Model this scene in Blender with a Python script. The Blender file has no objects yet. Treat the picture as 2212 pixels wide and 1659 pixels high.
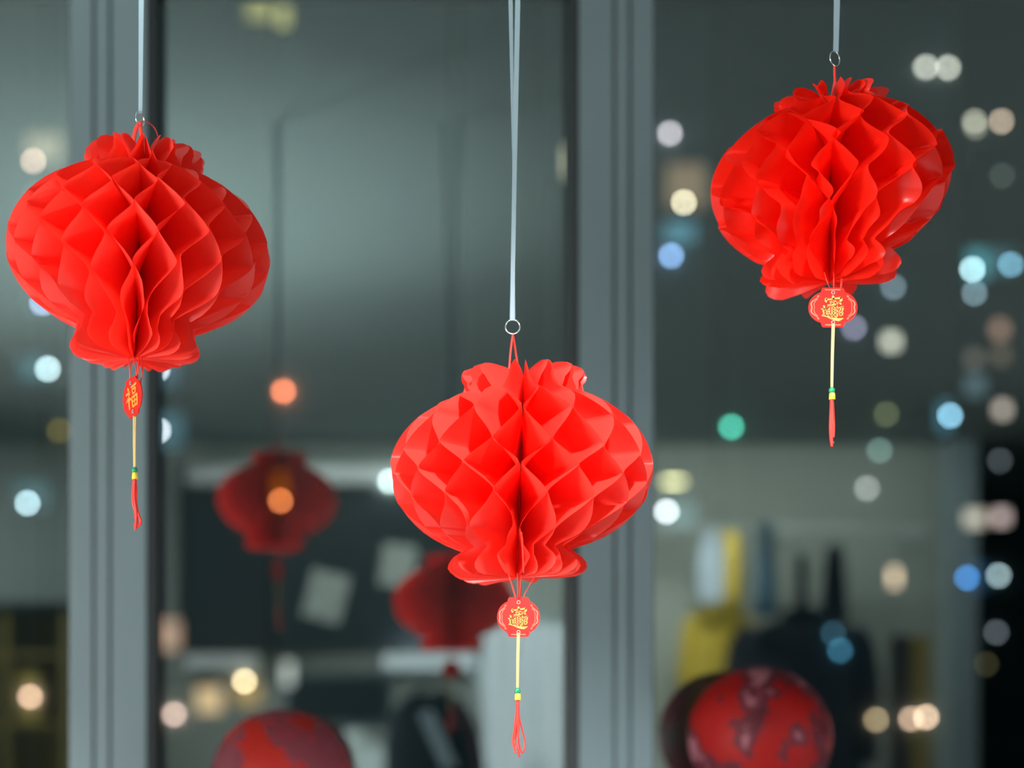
import bpy, bmesh, math, random
from mathutils import Vector, Matrix, Euler, noise
R = math.radians
SC = bpy.context.scene
COL = SC.collection
# ------------------------------------------------------------------ camera
EYE = 1.35            # eye height above the floor
F = 50 / 36 * 2212    # focal length in pixels of the 2212 px frame
PX, PY = 855, 1540    # where the window's normal meets the picture
D = 1.54              # lanterns
G = 2.43              # window glass
cam = bpy.data.cameras.new('camera'); co = bpy.data.objects.new('camera', cam); COL.objects.link(co)
co.location = (0, 0, EYE); co.rotation_euler = (R(90), 0, 0)
cam.lens = 50; cam.sensor_width = 36; cam.clip_end = 800; cam.clip_start = .05
cam.shift_x = (1106 - PX) / 2212; cam.shift_y = (PY - 829.5) / 2212
cam.dof.use_dof = True; cam.dof.focus_distance = D - .07; cam.dof.aperture_fstop = 1.85
SC.camera = co
# ------------------------------------------------------------------ colour management, world
SC.view_settings.view_transform = 'Standard'; SC.view_settings.look = 'None'
SC.view_settings.exposure = 0; SC.view_settings.gamma = 1; SC.view_settings.use_curve_mapping = False
SC.cycles.use_denoising = True
SC.cycles.max_bounces = 14; SC.cycles.diffuse_bounces = 8; SC.cycles.glossy_bounces = 6; SC.cycles.transparent_max_bounces = 24
SC.cycles.sample_clamp_indirect = 6; SC.cycles.blur_glossy = .5
w = bpy.data.worlds.new('night'); SC.world = w; w.use_nodes = True
bg = w.node_tree.nodes['Background']; bg.inputs[0].default_value = (.010, .024, .028, 1); bg.inputs[1].default_value = 1.2


def aim(o, tgt):
    o.rotation_euler = (Vector(tgt) - o.location).to_track_quat('-Z', 'Y').to_euler()


def area(name, loc, tgt, sx, sy, power, col, spread=180):
    l = bpy.data.lights.new(name, 'AREA'); l.shape = 'RECTANGLE'; l.size = sx; l.size_y = sy
    l.energy = power; l.color = col; l.spread = R(spread)
    o = bpy.data.objects.new(name, l); COL.objects.link(o); o.location = loc; aim(o, tgt); return o


def spot(name, loc, tgt, power, col, cone, blend=.6, soft=.06):
    l = bpy.data.lights.new(name, 'SPOT'); l.energy = power; l.color = col
    l.spot_size = R(cone); l.spot_blend = blend; l.shadow_soft_size = soft
    o = bpy.data.objects.new(name, l); COL.objects.link(o); o.location = loc; aim(o, tgt); return o


# the room's lamps: a wide panel lamp standing left of and behind the camera, a weaker unseen fill added on the right,
# ceiling panels outside the mirrored view, spots added to make the white desk under the window bounce light up
area('floor_lamp_light', (-2.75, -.45, 1.10), (.1, 1.7, 1.45), 1.1, 1.1, 150, (1, .96, .93))
area('fill_light', (4.3, -.4, 1.3), (.6, 1.8, 1.5), .9, .9, 60, (.92, .98, 1))
area('ceiling_panel_light', (-2.75, -1.4, 2.70), (-2.75, -1.4, 0), 1.0, .6, 30, (.8, .95, 1))
for sx in (-1.1, .25, 1.6):
    spot('desk_fill_spot', (sx, .1, 2.66), (sx * .95 + .1, 1.95, .8), 330, (.92, .97, 1), 36)
# uplights added out of sight, below the mirrored view, to brighten the ceiling
spot('ceiling_fill_light', (-1.15, .75, 1.0), (-1.0, .85, 2.7), 430, (.88, 1, .96), 100, 1.0, .08)
spot('ceiling_fill_light', (-.55, .95, 1.0), (-.35, 1.0, 2.7), 190, (.88, 1, .98), 62, 1.0, .05)
# soft wash added to brighten the back wall from above the coats
area('back_wall_fill', (1.0, -1.75, 2.66), (1.0, -2.44, 1.2), 3.4, .12, 20, (.9, 1, .92))
spot('locker_fill_spot', (.25, -1.2, 2.66), (.42, -2.1, 1.3), 720, (.80, .94, 1), 52)  # added unseen spot that brightens the locker
spot('coat_fill_spot', (1.35, -1.1, 2.66), (1.35, -2.2, 1.45), 110, (.95, 1, .95), 50)  # added unseen spot that brightens the coats


# ------------------------------------------------------------------ helpers
def lin(c):
    return tuple(((v / 255) / 12.92 if v / 255 <= .04045 else ((v / 255 + .055) / 1.055) ** 2.4) for v in c)


def at(px, py, d):
    """the point at depth d that stands in the picture at px, py"""
    return Vector(((px - PX) / F * d, d, EYE + (PY - py) / F * d))


def mir(px, py, d):
    """the room point behind the camera whose mirror image in the glass is at depth d"""
    p = at(px, py, d); p.y = 2 * G - d; return p


def mat(name, col, rough=.6, var=.06, scale=20, metal=0, bump=0, spec=.5):
    m = bpy.data.materials.new(name); m.use_nodes = True
    nt = m.node_tree; b = nt.nodes['Principled BSDF']
    n = nt.nodes.new('ShaderNodeTexNoise'); n.inputs['Scale'].default_value = scale; n.inputs['Detail'].default_value = 3
    tc = nt.nodes.new('ShaderNodeTexCoord'); nt.links.new(tc.outputs['Object'], n.inputs['Vector'])
    r = nt.nodes.new('ShaderNodeMapRange'); r.inputs['To Min'].default_value = 1 - var; r.inputs['To Max'].default_value = 1 + var
    nt.links.new(n.outputs[0], r.inputs[0])
    x = nt.nodes.new('ShaderNodeVectorMath'); x.operation = 'SCALE'; x.inputs[0].default_value = col[:3]
    nt.links.new(r.outputs[0], x.inputs['Scale']); nt.links.new(x.outputs[0], b.inputs['Base Color'])
    b.inputs['Roughness'].default_value = rough; b.inputs['Metallic'].default_value = metal
    b.inputs['Specular IOR Level'].default_value = spec
    if bump:
        bp = nt.nodes.new('ShaderNodeBump'); bp.inputs['Strength'].default_value = bump; bp.inputs['Distance'].default_value = .002
        nt.links.new(n.outputs[0], bp.inputs['Height']); nt.links.new(bp.outputs[0], b.inputs['Normal'])
    return m


def emit(name, col, s):
    m = bpy.data.materials.new(name); m.use_nodes = True; nt = m.node_tree
    nt.nodes.remove(nt.nodes['Principled BSDF']); e = nt.nodes.new('ShaderNodeEmission')
    e.inputs[0].default_value = (*col, 1); e.inputs[1].default_value = s
    nt.links.new(e.outputs[0], nt.nodes['Material Output'].inputs[0]); return m


def obj(name, me, m, parent=None, smooth=False):
    if isinstance(me, bmesh.types.BMesh):
        bm = me; me = bpy.data.meshes.new(name); bm.to_mesh(me); bm.free()
    if m and not me.materials: me.materials.append(m)
    if smooth:
        for p in me.polygons: p.use_smooth = True
    o = bpy.data.objects.new(name, me); COL.objects.link(o)
    if parent: o.parent = parent
    return o


def thing(name, label, cat, loc=(0, 0, 0), group=None):
    o = bpy.data.objects.new(name, None); COL.objects.link(o); o.location = loc
    o['label'] = label; o['category'] = cat; o.empty_display_size = .05
    if group: o['group'] = group
    return o


def tag(o, label, cat, group=None):
    o['label'] = label; o['category'] = cat
    if group: o['group'] = group
    return o


def struct(name, bm, m, parent=None, label=None):
    o = obj(name, bm, m, parent)
    if not parent: o['kind'] = 'structure'
    if label: o['label'] = label
    return o


def add_box(bm, lo, hi, bev=0, mtx=None):
    lo, hi = Vector(lo), Vector(hi)
    r = bmesh.ops.create_cube(bm, size=1)
    s = hi - lo; c = (lo + hi) / 2
    for v in r['verts']: v.co = Vector((v.co.x * s.x, v.co.y * s.y, v.co.z * s.z)) + c
    if bev:
        ed = list({e for v in r['verts'] for e in v.link_edges})
        r2 = bmesh.ops.bevel(bm, geom=ed, offset=bev, segments=2, affect='EDGES', profile=.6)
        vs = list({v for f in r2['faces'] for v in f.verts} | {v for v in r['verts'] if v.is_valid})
    else: vs = r['verts']
    if mtx: bmesh.ops.transform(bm, matrix=mtx, verts=vs)
    return vs


def box(lo, hi, bev=0, mtx=None):
    bm = bmesh.new(); add_box(bm, lo, hi, bev, mtx); return bm


def add_tube(bm, pts, rad, n=8, flat=1.0, cap=True):
    """round or flattened tube along pts; rad a number or a list"""
    pts = [Vector(p) for p in pts]
    if not hasattr(rad, '__len__'): rad = [rad] * len(pts)
    rings = []; up = None
    for i, p in enumerate(pts):
        t = (pts[min(i + 1, len(pts) - 1)] - pts[max(i - 1, 0)]).normalized()
        if up is None:
            up = Vector((0, 1, 0)) if abs(t.y) < .9 else Vector((1, 0, 0))
        up = (up - t * up.dot(t)).normalized(); sd = t.cross(up)
        rings.append([bm.verts.new(p + (sd * math.cos(2 * math.pi * k / n) + up * flat * math.sin(2 * math.pi * k / n)) * rad[i]) for k in range(n)])
    for a, b in zip(rings, rings[1:]):
        for k in range(n):
            bm.faces.new((a[k], a[(k + 1) % n], b[(k + 1) % n], b[k]))
    if cap:
        bm.faces.new(rings[0][::-1]); bm.faces.new(rings[-1])
    return bm


def tube(pts, rad, n=8, flat=1.0):
    return add_tube(bmesh.new(), pts, rad, n, flat)


def smooth_path(pts, k=8):
    pts = [Vector(p) for p in pts]; out = []
    P = [pts[0]] + pts + [pts[-1]]
    for i in range(1, len(P) - 2):
        a, b, c, d = P[i - 1], P[i], P[i + 1], P[i + 2]
        for j in range(k):
            t = j / k
            out.append(.5 * ((2 * b) + (c - a) * t + (2 * a - 5 * b + 4 * c - d) * t * t + (3 * b - a - 3 * c + d) * t ** 3))
    out.append(pts[-1]); return out


def loft(rings, n=32, pw=2.0, fold=0, seed=0):
    """rings: (z, cx, cy, rx, ry); folds run down the side"""
    bm = bmesh.new(); rr = []
    for i, (z, cx, cy, rx, ry) in enumerate(rings):
        row = []
        for k in range(n):
            a = 2 * math.pi * k / n
            c, s = math.cos(a), math.sin(a)
            x = math.copysign(abs(c) ** (2 / pw), c); y = math.copysign(abs(s) ** (2 / pw), s)
            f = 1 + fold * math.sin(a * 7 + seed) * min(1, i / len(rings) * 1.6) + fold * .5 * noise.noise((c * 3 + seed, s * 3, z * 4))
            row.append(bm.verts.new((cx + rx * x * f, cy + ry * y * f, z)))
        rr.append(row)
    for a, b in zip(rr, rr[1:]):
        for k in range(n): bm.faces.new((a[k], b[k], b[(k + 1) % n], a[(k + 1) % n]))
    bm.faces.new(rr[0]); bm.faces.new(rr[-1][::-1])
    bmesh.ops.recalc_face_normals(bm, faces=bm.faces)
    return bm


# ------------------------------------------------------------------ materials
M = {}
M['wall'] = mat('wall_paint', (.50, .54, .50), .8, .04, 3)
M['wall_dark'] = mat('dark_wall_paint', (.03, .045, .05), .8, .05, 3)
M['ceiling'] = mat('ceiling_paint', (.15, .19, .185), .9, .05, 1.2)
M['trim_blue'] = mat('blue_grey_trim', (.40, .50, .54), .7, .04, 4)
M['floor'] = mat('floor_vinyl', (.30, .30, .28), .5, .1, 6)
M['alu'] = mat('mullion_aluminium', (.098, .132, .142), .45, .05, 8, metal=0, spec=.3)
M['gasket'] = mat('black_gasket', (.006, .010, .012), .7, .05)
M['white'] = mat('white_laminate', (.80, .85, .86), .4, .03)
M['silver'] = mat('ring_steel', (.75, .78, .80), .22, .03, metal=1)
M['ribbon'] = mat('white_satin', (.26, .35, .40), .45, .05, 60)
M['cord'] = mat('red_cord', (.80, .035, .022), .5, .06, 90)
M['cord_copy'] = mat('red_cord_copy', (.80, .035, .022), .5, .06, 90)  # same red as the other cord, not used
M['gold_string'] = mat('yellow_string', (.64, .46, .18), .5, .06, 120)
M['green_bead'] = mat('green_plastic', (.01, .26, .12), .3, .03)
M['yellow_bead'] = mat('yellow_plastic', (.90, .62, .05), .35, .03)
M['tag'] = mat('red_card', (.66, .018, .014), .5, .04, spec=.3)
M['tag_orange'] = mat('red_orange_card', (.56, .010, .003), .5, .04, spec=.25)
M['gold'] = mat('gold_print', (.60, .33, .075), .45, .04, 80)
M['pale_print'] = mat('pale_print', (.85, .17, .10), .5, .04, 80)
M['gold_dull'] = mat('dull_gold_print', (.75, .28, .03), .5, .04, 80)
M['eyelet'] = mat('eyelet_grey', (.35, .35, .33), .4, .03)
M['yellow_cloth'] = mat('mustard_cloth', (.68, .50, .06), .85, .1, 12)
M['dark_cloth'] = mat('navy_black_cloth', (.006, .012, .022), .85, .1, 12)
M['pale_cloth'] = mat('pale_blue_cloth', (.62, .74, .85), .85, .08, 12)
M['blue_cloth'] = mat('steel_blue_cloth', (.10, .20, .28), .85, .08, 12)
M['maroon'] = mat('maroon_cloth', (.06, .01, .02), .85, .08, 12)
M['screen'] = mat('dark_board', (.010, .018, .025), .6, .1, 4)
M['paper_page'] = mat('paper_page', (.55, .60, .56), .7, .05, 6)
M['wood'] = mat('yellow_wood', (.33, .24, .05), .6, .15, 5)
M['darkwood'] = mat('dark_wood', (.03, .03, .025), .6, .1, 5)
M['concrete'] = mat('pale_facade', (.42, .47, .45), .85, .08, .12)
M['facade_dark'] = mat('dark_facade', (.035, .05, .055), .8, .1, .2)
M['facade_mid'] = mat('grey_facade', (.16, .20, .21), .8, .1, .2)
M['asphalt'] = mat('asphalt', (.04, .045, .05), .9, .1, .3)


def paper_mat(name, base, trans, rough):
    m = bpy.data.materials.new(name); m.use_nodes = True; nt = m.node_tree; b = nt.nodes['Principled BSDF']
    tc = nt.nodes.new('ShaderNodeTexCoord'); n = nt.nodes.new('ShaderNodeTexNoise'); n.inputs['Scale'].default_value = 28
    n.inputs['Detail'].default_value = 2; n.inputs['Distortion'].default_value = .8
    nt.links.new(tc.outputs['Object'], n.inputs['Vector'])
    bp = nt.nodes.new('ShaderNodeBump'); bp.inputs['Strength'].default_value = .25; bp.inputs['Distance'].default_value = .0015
    nt.links.new(n.outputs[0], bp.inputs['Height']); nt.links.new(bp.outputs[0], b.inputs['Normal'])
    b.inputs['Base Color'].default_value = (*base, 1); b.inputs['Roughness'].default_value = rough
    b.inputs['Specular IOR Level'].default_value = .55
    t = nt.nodes.new('ShaderNodeBsdfTranslucent'); t.inputs[0].default_value = (*trans, 1)
    mx = nt.nodes.new('ShaderNodeMixShader'); mx.inputs[0].default_value = .42
    nt.links.new(b.outputs[0], mx.inputs[1]); nt.links.new(t.outputs[0], mx.inputs[2])
    nt.links.new(mx.outputs[0], nt.nodes['Material Output'].inputs[0]); return m


M['paper'] = paper_mat('red_lantern_film', (.95, .074, .054), (1, .030, .014), .30)
M['paper_r'] = paper_mat('deep_red_lantern_film', (.94, .026, .012), (1, .016, .006), .28)


def glass_mat():
    m = bpy.data.materials.new('coated_glass'); m.use_nodes = True; nt = m.node_tree
    nt.nodes.remove(nt.nodes['Principled BSDF'])
    t = nt.nodes.new('ShaderNodeBsdfTransparent'); t.inputs[0].default_value = (.93, .96, .95, 1)
    g = nt.nodes.new('ShaderNodeBsdfGlossy'); g.inputs['Roughness'].default_value = 0; g.inputs[0].default_value = (.95, 1, 1, 1)
    f = nt.nodes.new('ShaderNodeFresnel'); f.inputs[0].default_value = 1.45
    a = nt.nodes.new('ShaderNodeMath'); a.operation = 'ADD'; a.inputs[1].default_value = .11
    nt.links.new(f.outputs[0], a.inputs[0])
    mx = nt.nodes.new('ShaderNodeMixShader'); nt.links.new(a.outputs[0], mx.inputs[0])
    nt.links.new(t.outputs[0], mx.inputs[1]); nt.links.new(g.outputs[0], mx.inputs[2])
    nt.links.new(mx.outputs[0], nt.nodes['Material Output'].inputs[0]); return m


M['glass'] = glass_mat()

# ------------------------------------------------------------------ room shell
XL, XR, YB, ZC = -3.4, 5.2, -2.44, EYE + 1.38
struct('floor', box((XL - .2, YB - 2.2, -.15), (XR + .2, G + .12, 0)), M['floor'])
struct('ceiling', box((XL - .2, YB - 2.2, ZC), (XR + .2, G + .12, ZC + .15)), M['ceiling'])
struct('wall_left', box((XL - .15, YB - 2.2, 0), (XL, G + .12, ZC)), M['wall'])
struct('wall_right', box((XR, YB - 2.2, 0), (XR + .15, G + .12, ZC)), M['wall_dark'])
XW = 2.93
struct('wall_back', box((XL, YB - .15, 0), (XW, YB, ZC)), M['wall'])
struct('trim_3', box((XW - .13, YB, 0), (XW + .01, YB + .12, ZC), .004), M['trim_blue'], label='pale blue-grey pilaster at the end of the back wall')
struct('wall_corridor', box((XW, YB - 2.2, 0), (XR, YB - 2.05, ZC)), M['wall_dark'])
# wall below the windows, lintel above
gy0, gy1 = G + .0, G + .10
struct('wall_front', box((XL, G - .02, 0), (XR, G + .12, .92)), M['wall'])
struct('trim_1', box((XL, 2.38, EYE + 1.262), (XR, G + .1, ZC)), M['gasket'], label='dark window head above the panes')
struct('trim_2', box((XL, 2.12, .90), (XR, 2.42, .94), .004), M['white'], label='white window sill')


def mullion(name, x0, x1, gasket_side, grooves):
    """x0, x1 in picture pixels on the front face"""
    y = 2.36
    X = lambda p: (p - PX) / F * y
    z0, z1 = .94, EYE + 1.262
    e = obj(name, box((X(x0), y + .014, z0), (X(x1), G + .07, z1)), M['alu']); e['kind'] = 'structure'
    edges = [x0] + grooves + [x1]
    for a, b in zip(edges, edges[1:]):
        lo = 3.0 if a != x0 else 0; hi = 3.0 if b != x1 else 0
        obj('profile_strip', box((X(a + lo), y, z0), (X(b - hi), y + .014, z1), .0015), M['alu'], e)
    for s, p in (('l', x0), ('r', x1)):
        wdt = 14 if s == gasket_side else 3
        lo, hi = (p - wdt, p) if s == 'l' else (p, p + wdt)
        obj('gasket', box((X(lo), y + .006, z0), (X(hi), G + .01, z1)), M['gasket'], e)
    return e


mullion('window_frame', 150, 316, 'r', [203, 238])
mullion('window_frame', 1252, 1412, 'l', [1328, 1362])
mullion('window_frame', 2330, 2500, 'r', [2380, 2420])
Xg = lambda p: (p - PX) / F * G
for i, (a, b) in enumerate(((XL, Xg(152)), (Xg(314), Xg(1254)), (Xg(1410), Xg(2335)), (Xg(2495), XR))):
    o = struct('window_%d' % (i + 1), box((a, G + .0, .92), (b, G + .008, EYE + 1.27)), M['glass'])

# desk and its legs, out of the picture under the lanterns; it throws the spots' light up
dk = thing('white_desk', 'long white desk standing under the window below the lanterns', 'desk', (.3, 1.75, 0))
o = obj('desk_top', box((-2.3, -.55, .74), (2.3, .36, .77), .004), M['white'], dk)
for sx in (-2.2, 2.2):
    for sy in (-.5, .3):
        obj('leg', box((sx - .03, sy - .03, 0), (sx + .03, sy + .03, .74)), M['silver'], dk)

# stands for the panel lamp and for the added, unseen fill lights
for lab, (x, y) in (('slim torchiere added unseen to brighten the ceiling, left of the camera', (-1.15, .75)), ('slim torchiere added unseen to brighten the ceiling, nearer to the desk', (-.55, .95))):
    T = thing('uplighter', lab, 'lamp', (x, y, 0))
    obj('base', loft([(0, 0, 0, .13, .13), (.015, 0, 0, .13, .13), (.022, 0, 0, .02, .02)]), M['darkwood'], T)
    obj('pole', tube([(0, 0, .02), (0, 0, .88)], .010), M['silver'], T)
    obj('bowl', loft([(.88, 0, 0, .02, .02), (.90, 0, 0, .07, .07), (.93, 0, 0, .09, .09), (.932, 0, 0, .085, .085)]), M['darkwood'], T)
fl = thing('panel_lamp', 'square white panel lamp on a stand left of the camera', 'lamp', (-2.82, -.49, 0))
obj('base', loft([(0, 0, 0, .16, .16), (.02, 0, 0, .16, .16), (.03, 0, 0, .03, .03)]), M['darkwood'], fl)
obj('pole', tube([(0, 0, .02), (0, 0, .65)], .012), M['silver'], fl)
wl = thing('fill_lamp', 'stand of an unseen fill lamp added far right of the camera', 'lamp', (4.38, -.46, 0))
obj('base', loft([(0, 0, 0, .16, .16), (.02, 0, 0, .16, .16), (.03, 0, 0, .03, .03)]), M['darkwood'], wl)
obj('pole', tube([(0, 0, .02), (0, 0, .8)], .012), M['silver'], wl)

# ------------------------------------------------------------------ lanterns
UNIT = D / F        # one picture pixel at the lanterns


def interp(x, tab):
    if x <= tab[0][0]: return tab[0][1]
    for (a, va), (b, vb) in zip(tab, tab[1:]):
        if x <= b: return va + (vb - va) * (x - a) / (b - a)
    return tab[-1][1]


def leaf_mesh(k, P, rnd):
    """one folded sheet of the honeycomb; P: lantern parameters in pixels"""
    N, Rm, b = P['N'], P['R'], P['b']
    tab, utab = P['tab'], P['u']
    dphi = 2 * math.pi / N
    zs = P['zs']; nr = 12
    jz = rnd.uniform(-1, 1) * P['jz']; jp = rnd.uniform(-1, 1) * P['jp']
    jr = 1 + rnd.uniform(-1, 1) * P['jr']
    par = 1 if k % 2 == 0 else -1
    bm = bmesh.new(); rows = []
    base = (k + .5 + P['phase']) * dphi + jp * dphi
    wrapped = (base + math.pi) % (2 * math.pi) - math.pi       # 0 faces the camera
    for z in zs:
        r_out = interp(z, tab) * (jr if abs(z) < P['neck'] else 1 + (jr - 1) * P['cj'])
        row = []
        for j in range(nr + 1):
            t = j / nr; r = .6 + (r_out - .6) * t
            u = interp(z + P['skew'] * wrapped * Rm + jz, utab)
            fr = u - math.floor(u)
            tri = 1 - 4 * min(fr, 1 - fr)
            tri = .72 * max(-1, min(1, tri * 1.07)) + .28 * math.cos(2 * math.pi * fr)
            amp = interp(z, P['amp'])
            ph = base + .5 * dphi * amp * par * tri
            ph += P['wr'] * dphi * t * noise.noise((r * .016 + k * 3.1, z * .016, k * 1.7 + P['seed'])) * 2
            zz = z + P['wr'] * 8 * t * t * noise.noise((z * .01, k * 2.3, P['seed'] + 5))
            if z > P['neck']:
                zz -= P['dip'] * math.exp(-r / 34) * (z - P['neck']) / (zs[0] - P['neck'])
            if z < -P['neck']:
                zz += P['lift'] * (k * 7 % 5 - 2) * t * (z + P['neck']) / (zs[-1] + P['neck'])
            zz += P['shear'] * wrapped * t * (0 if abs(wrapped) > 2.6 else 1)
            if P.get('bundle'):
                side = P['bundle'][0] if z > 0 else P['bundle'][1]
                q = max(0, min(1, (abs(z) - P['neck'] + 70) / 95)); q = q * q * (3 - 2 * q) * side
                a0, a1 = R(-86), R(-6)
                if q and a0 < wrapped < a1:
                    f = (wrapped - a0) / (a1 - a0)
                    ph += q * (a1 - a0) * (f ** 3.2 - f)
            if P.get('warp'): ph -= P['warp'] * math.sin(ph + .26)
            row.append(bm.verts.new((r * math.sin(ph) * UNIT, -r * math.cos(ph) * UNIT, zz * UNIT)))
        rows.append(row)
    for a, c in zip(rows, rows[1:]):
        for j in range(nr): bm.faces.new((a[j], c[j], c[j + 1], a[j + 1]))
    return bm


def profile(Rm, b, top, bot, ct, cb, nt, nb):
    """radius against height: body ellipse with a collar above (ct) and below (cb)"""
    t = []
    zt = nt; zb = nb
    rt = Rm * math.sqrt(max(0, 1 - (zt / b) ** 2)); rb = Rm * math.sqrt(max(0, 1 - (zb / b) ** 2))
    t += [(-bot, cb * .74), (-bot + 3, cb * .86), (-bot + 10, cb * .955), (-bot + 20, cb), (-bot + 31, cb * .985), (-bot + 42, cb * .93), (-zb - 3, rb * .96)]
    for i in range(25):
        z = -zb + (zt + zb) * i / 24
        t.append((z, Rm * (max(0, 1 - (abs(z) / b) ** 2.05)) ** .5))
    t += [(zt + 3, rt * .965), (top - 36, ct * .93), (top - 27, ct * .985), (top - 17, ct), (top - 9, ct * .96), (top - 3, ct * .86), (top, ct * .72)]
    zs = sorted({round(a, 2) for a, _ in t} | {round(-bot + (top + bot) * i / 84, 2) for i in range(85)}, reverse=True)
    return t, zs


def build_lantern(name, label, cx, cy, P, mt, tilt):
    c = at(cx, cy, D)
    L = thing(name, label, 'lantern', c, 'red honeycomb lanterns hanging before the window')
    rnd = random.Random(P['seed'])
    m = Matrix.Rotation(R(tilt), 4, 'Y')
    for k in range(P['N']):
        bm = leaf_mesh(k, P, rnd)
        bmesh.ops.transform(bm, matrix=m, verts=bm.verts)
        obj('paper_leaf', bm, mt, L, smooth=True)
    return L


t, zs = profile(281, 183, 222, 228, 133, 147, 161, 166)
PC = dict(bundle=(.9, .8), N=30, R=281, b=183, tab=t, zs=zs, u=[(-320, 3.8), (-245, 3), (-141, 2), (-79, 1.5), (-26, 1), (20, .5), (95, 0), (215, -1), (300, -1.9)],
          phase=-1.386, jz=3, jp=.015, jr=.008, cj=4, skew=.02, neck=165, wr=.05, seed=3, dip=16, lift=0, shear=4,
          amp=[(-228, .5), (-165, .8), (-130, .97), (150, .97), (222, .8)])
LC = build_lantern('honeycomb_lantern', 'bright red honeycomb lantern hanging lowest, in the middle between two mullions', 1124, 1021, PC, M['paper'], 2.0)
t, zs = profile(280, 178, 222, 228, 127, 137, 158, 158)
PL = dict(bundle=(.25, .7), N=34, R=280, b=178, tab=t, zs=zs, u=[(-330, 3.9), (-210, 2.9), (-97, 2), (13, 1), (118, 0), (215, -1), (300, -2)],
          phase=-.292, jz=4, jp=.03, jr=.012, cj=3, skew=-.16, neck=160, wr=.09, seed=8, dip=12, lift=1.2, shear=2,
          amp=[(-228, .4), (-150, .8), (-100, 1), (150, 1), (222, .8)])
LL = build_lantern('honeycomb_lantern', 'red honeycomb lantern hanging at the left before the wide mullion', 302, 548, PL, M['paper'], 3.0)
t, zs = profile(248, 168, 195, 208, 114, 136, 146, 148)
PR = dict(bundle=(0, .8), warp=.22, N=22, R=248, b=168, tab=t, zs=zs, u=[(-300, 2.7), (-97, 1), (12, 0), (118, -1), (220, -2)],
          phase=-1.856, jz=7, jp=.08, jr=.022, cj=5, skew=.0, neck=150, wr=.30, seed=21, dip=34, lift=7, shear=3,
          amp=[(-228, .35), (-150, .35), (-105, .8), (-80, .97), (150, .97), (195, .9)])
LR = build_lantern('honeycomb_lantern', 'smaller crumpled red lantern hanging highest, at the right of the second mullion', 1792, 402, PR, M['paper_r'], 0)


def loc(px, py, dy, L):
    """picture pixel -> local point of lantern L, dy metres behind its axis plane"""
    d = D + dy; p = at(px, py, d); return p - L.location


def cord(L, pts, w=3.6, m='cord', name='cord', flat=.5):
    return obj(name, tube(smooth_path([loc(*(list(p) + [L])) for p in pts]), w * UNIT / 2, 6, flat), M[m], L, True)


# hanging loops
cord(LC, [(1108, 722, -.01), (1103, 760, -.01), (1099, 812, -.012)], 4.4, name='hanging_loop')
cord(LC, [(1108, 722, -.01), (1114, 760, -.006), (1122, 815, -.002)], 4.0, name='hanging_loop')
for q in ((1789, 4), (1797, 3), (1804, 4), (1811, 7)):
    cord(LR, [(1803, 142, 0), (1803.5, 168, 0), (q[0], 240, 0)], q[1] * .7, name='hanging_loop')
cord(LL, [(303, 264, 0), (293, 280, 0), (289, 305, 0), (288, 345, 0)], 9, name='hanging_loop', flat=.2)
cord(LL, [(303, 264, 0), (305, 290, 0), (311, 318, 0), (318, 350, 0)], 8, name='hanging_loop', flat=.2)
cord(LL, [(303, 264, 0), (314, 262, .01), (332, 274, .02), (342, 298, .02), (341, 322, .02), (338, 340, .02)], 3.6, name='hanging_loop')

# cords from the lantern down to the pendant
for p in (((1098, 1236), (1112, 1285), (1118, 1300)), ((1118, 1236), (1119, 1280), (1120, 1302)), ((1127, 1240), (1124, 1280), (1121, 1308)), ((1156, 1244), (1138, 1275), (1124, 1303))):
    cord(LC, [(*q, -.03) for q in p], 3.4 if p[0][0] < 1150 else 1.6, name='pendant_cord')
cord(LC, [(1126, 1150, -.13), (1129, 1185, -.115), (1131, 1238, -.10)], 3.2, name='inner_cord')
for p in (((275, 762), (280, 790), (281, 818)), ((285, 758), (294, 795), (295, 820)), ((301, 760), (299, 790), (297, 818)), ((305, 760), (307, 800), (304, 826), (301, 832))):
    cord(LL, [(*q, -.03 if i_ else 0) for i_, q in enumerate(p)], 3.0, name='pendant_cord')
for p in (((1776, 572), (1784, 600), (1793, 624)), ((1800, 575), (1801, 600), (1801, 624)), ((1819, 590), (1818, 608), (1816, 626))):
    cord(LR, [(*q, -.03 if i_ else 0) for i_, q in enumerate(p)], 2.8 if p[0][0] < 1810 else 5, name='pendant_cord')

# pendants.  local pixel space: x right, y up, origin at the pendant's middle
def poly_prism(bm, pts, y0, y1):
    f = [bm.verts.new((x * UNIT, y0, z * UNIT)) for x, z in pts]; b = [bm.verts.new((x * UNIT, y1, z * UNIT)) for x, z in pts]
    n = len(pts)
    bm.faces.new(f); bm.faces.new(b[::-1])
    for i in range(n): bm.faces.new((f[i], b[i], b[(i + 1) % n], f[(i + 1) % n]))


def tag_outline(hw, hh, tw, th, lobe=0):
    """half width / height of the round body, half width and height reach of the tabs"""
    pts = []
    a0 = math.acos(min(.99, (tw * 1.04 / hw) ** 1.35))
    for i in range(25):
        a = -a0 + 2 * a0 * i / 24
        pts.append((hw * max(1e-6, math.cos(a)) ** .74, hh * math.sin(a)))
    out = list(pts)
    zt = th
    out += [(tw, pts[-1][1] + 1.5), (tw * .98, zt - 5), (tw * .90, zt - 1.2), (tw * .78, zt), (-tw * .78, zt), (-tw * .90, zt - 1.2), (-tw * .98, zt - 5), (-tw, pts[-1][1] + 1.5)]
    out += [(-x, -z) for x, z in pts]
    out += [(-tw, -pts[-1][1] - 1.5), (-tw * .98, -zt + 5), (-tw * .90, -zt + 1.2), (-tw * .78, -zt), (tw * .78, -zt), (tw * .90, -zt + 1.2), (tw * .98, -zt + 5), (tw, -pts[-1][1] - 1.5)]
    return out


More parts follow.
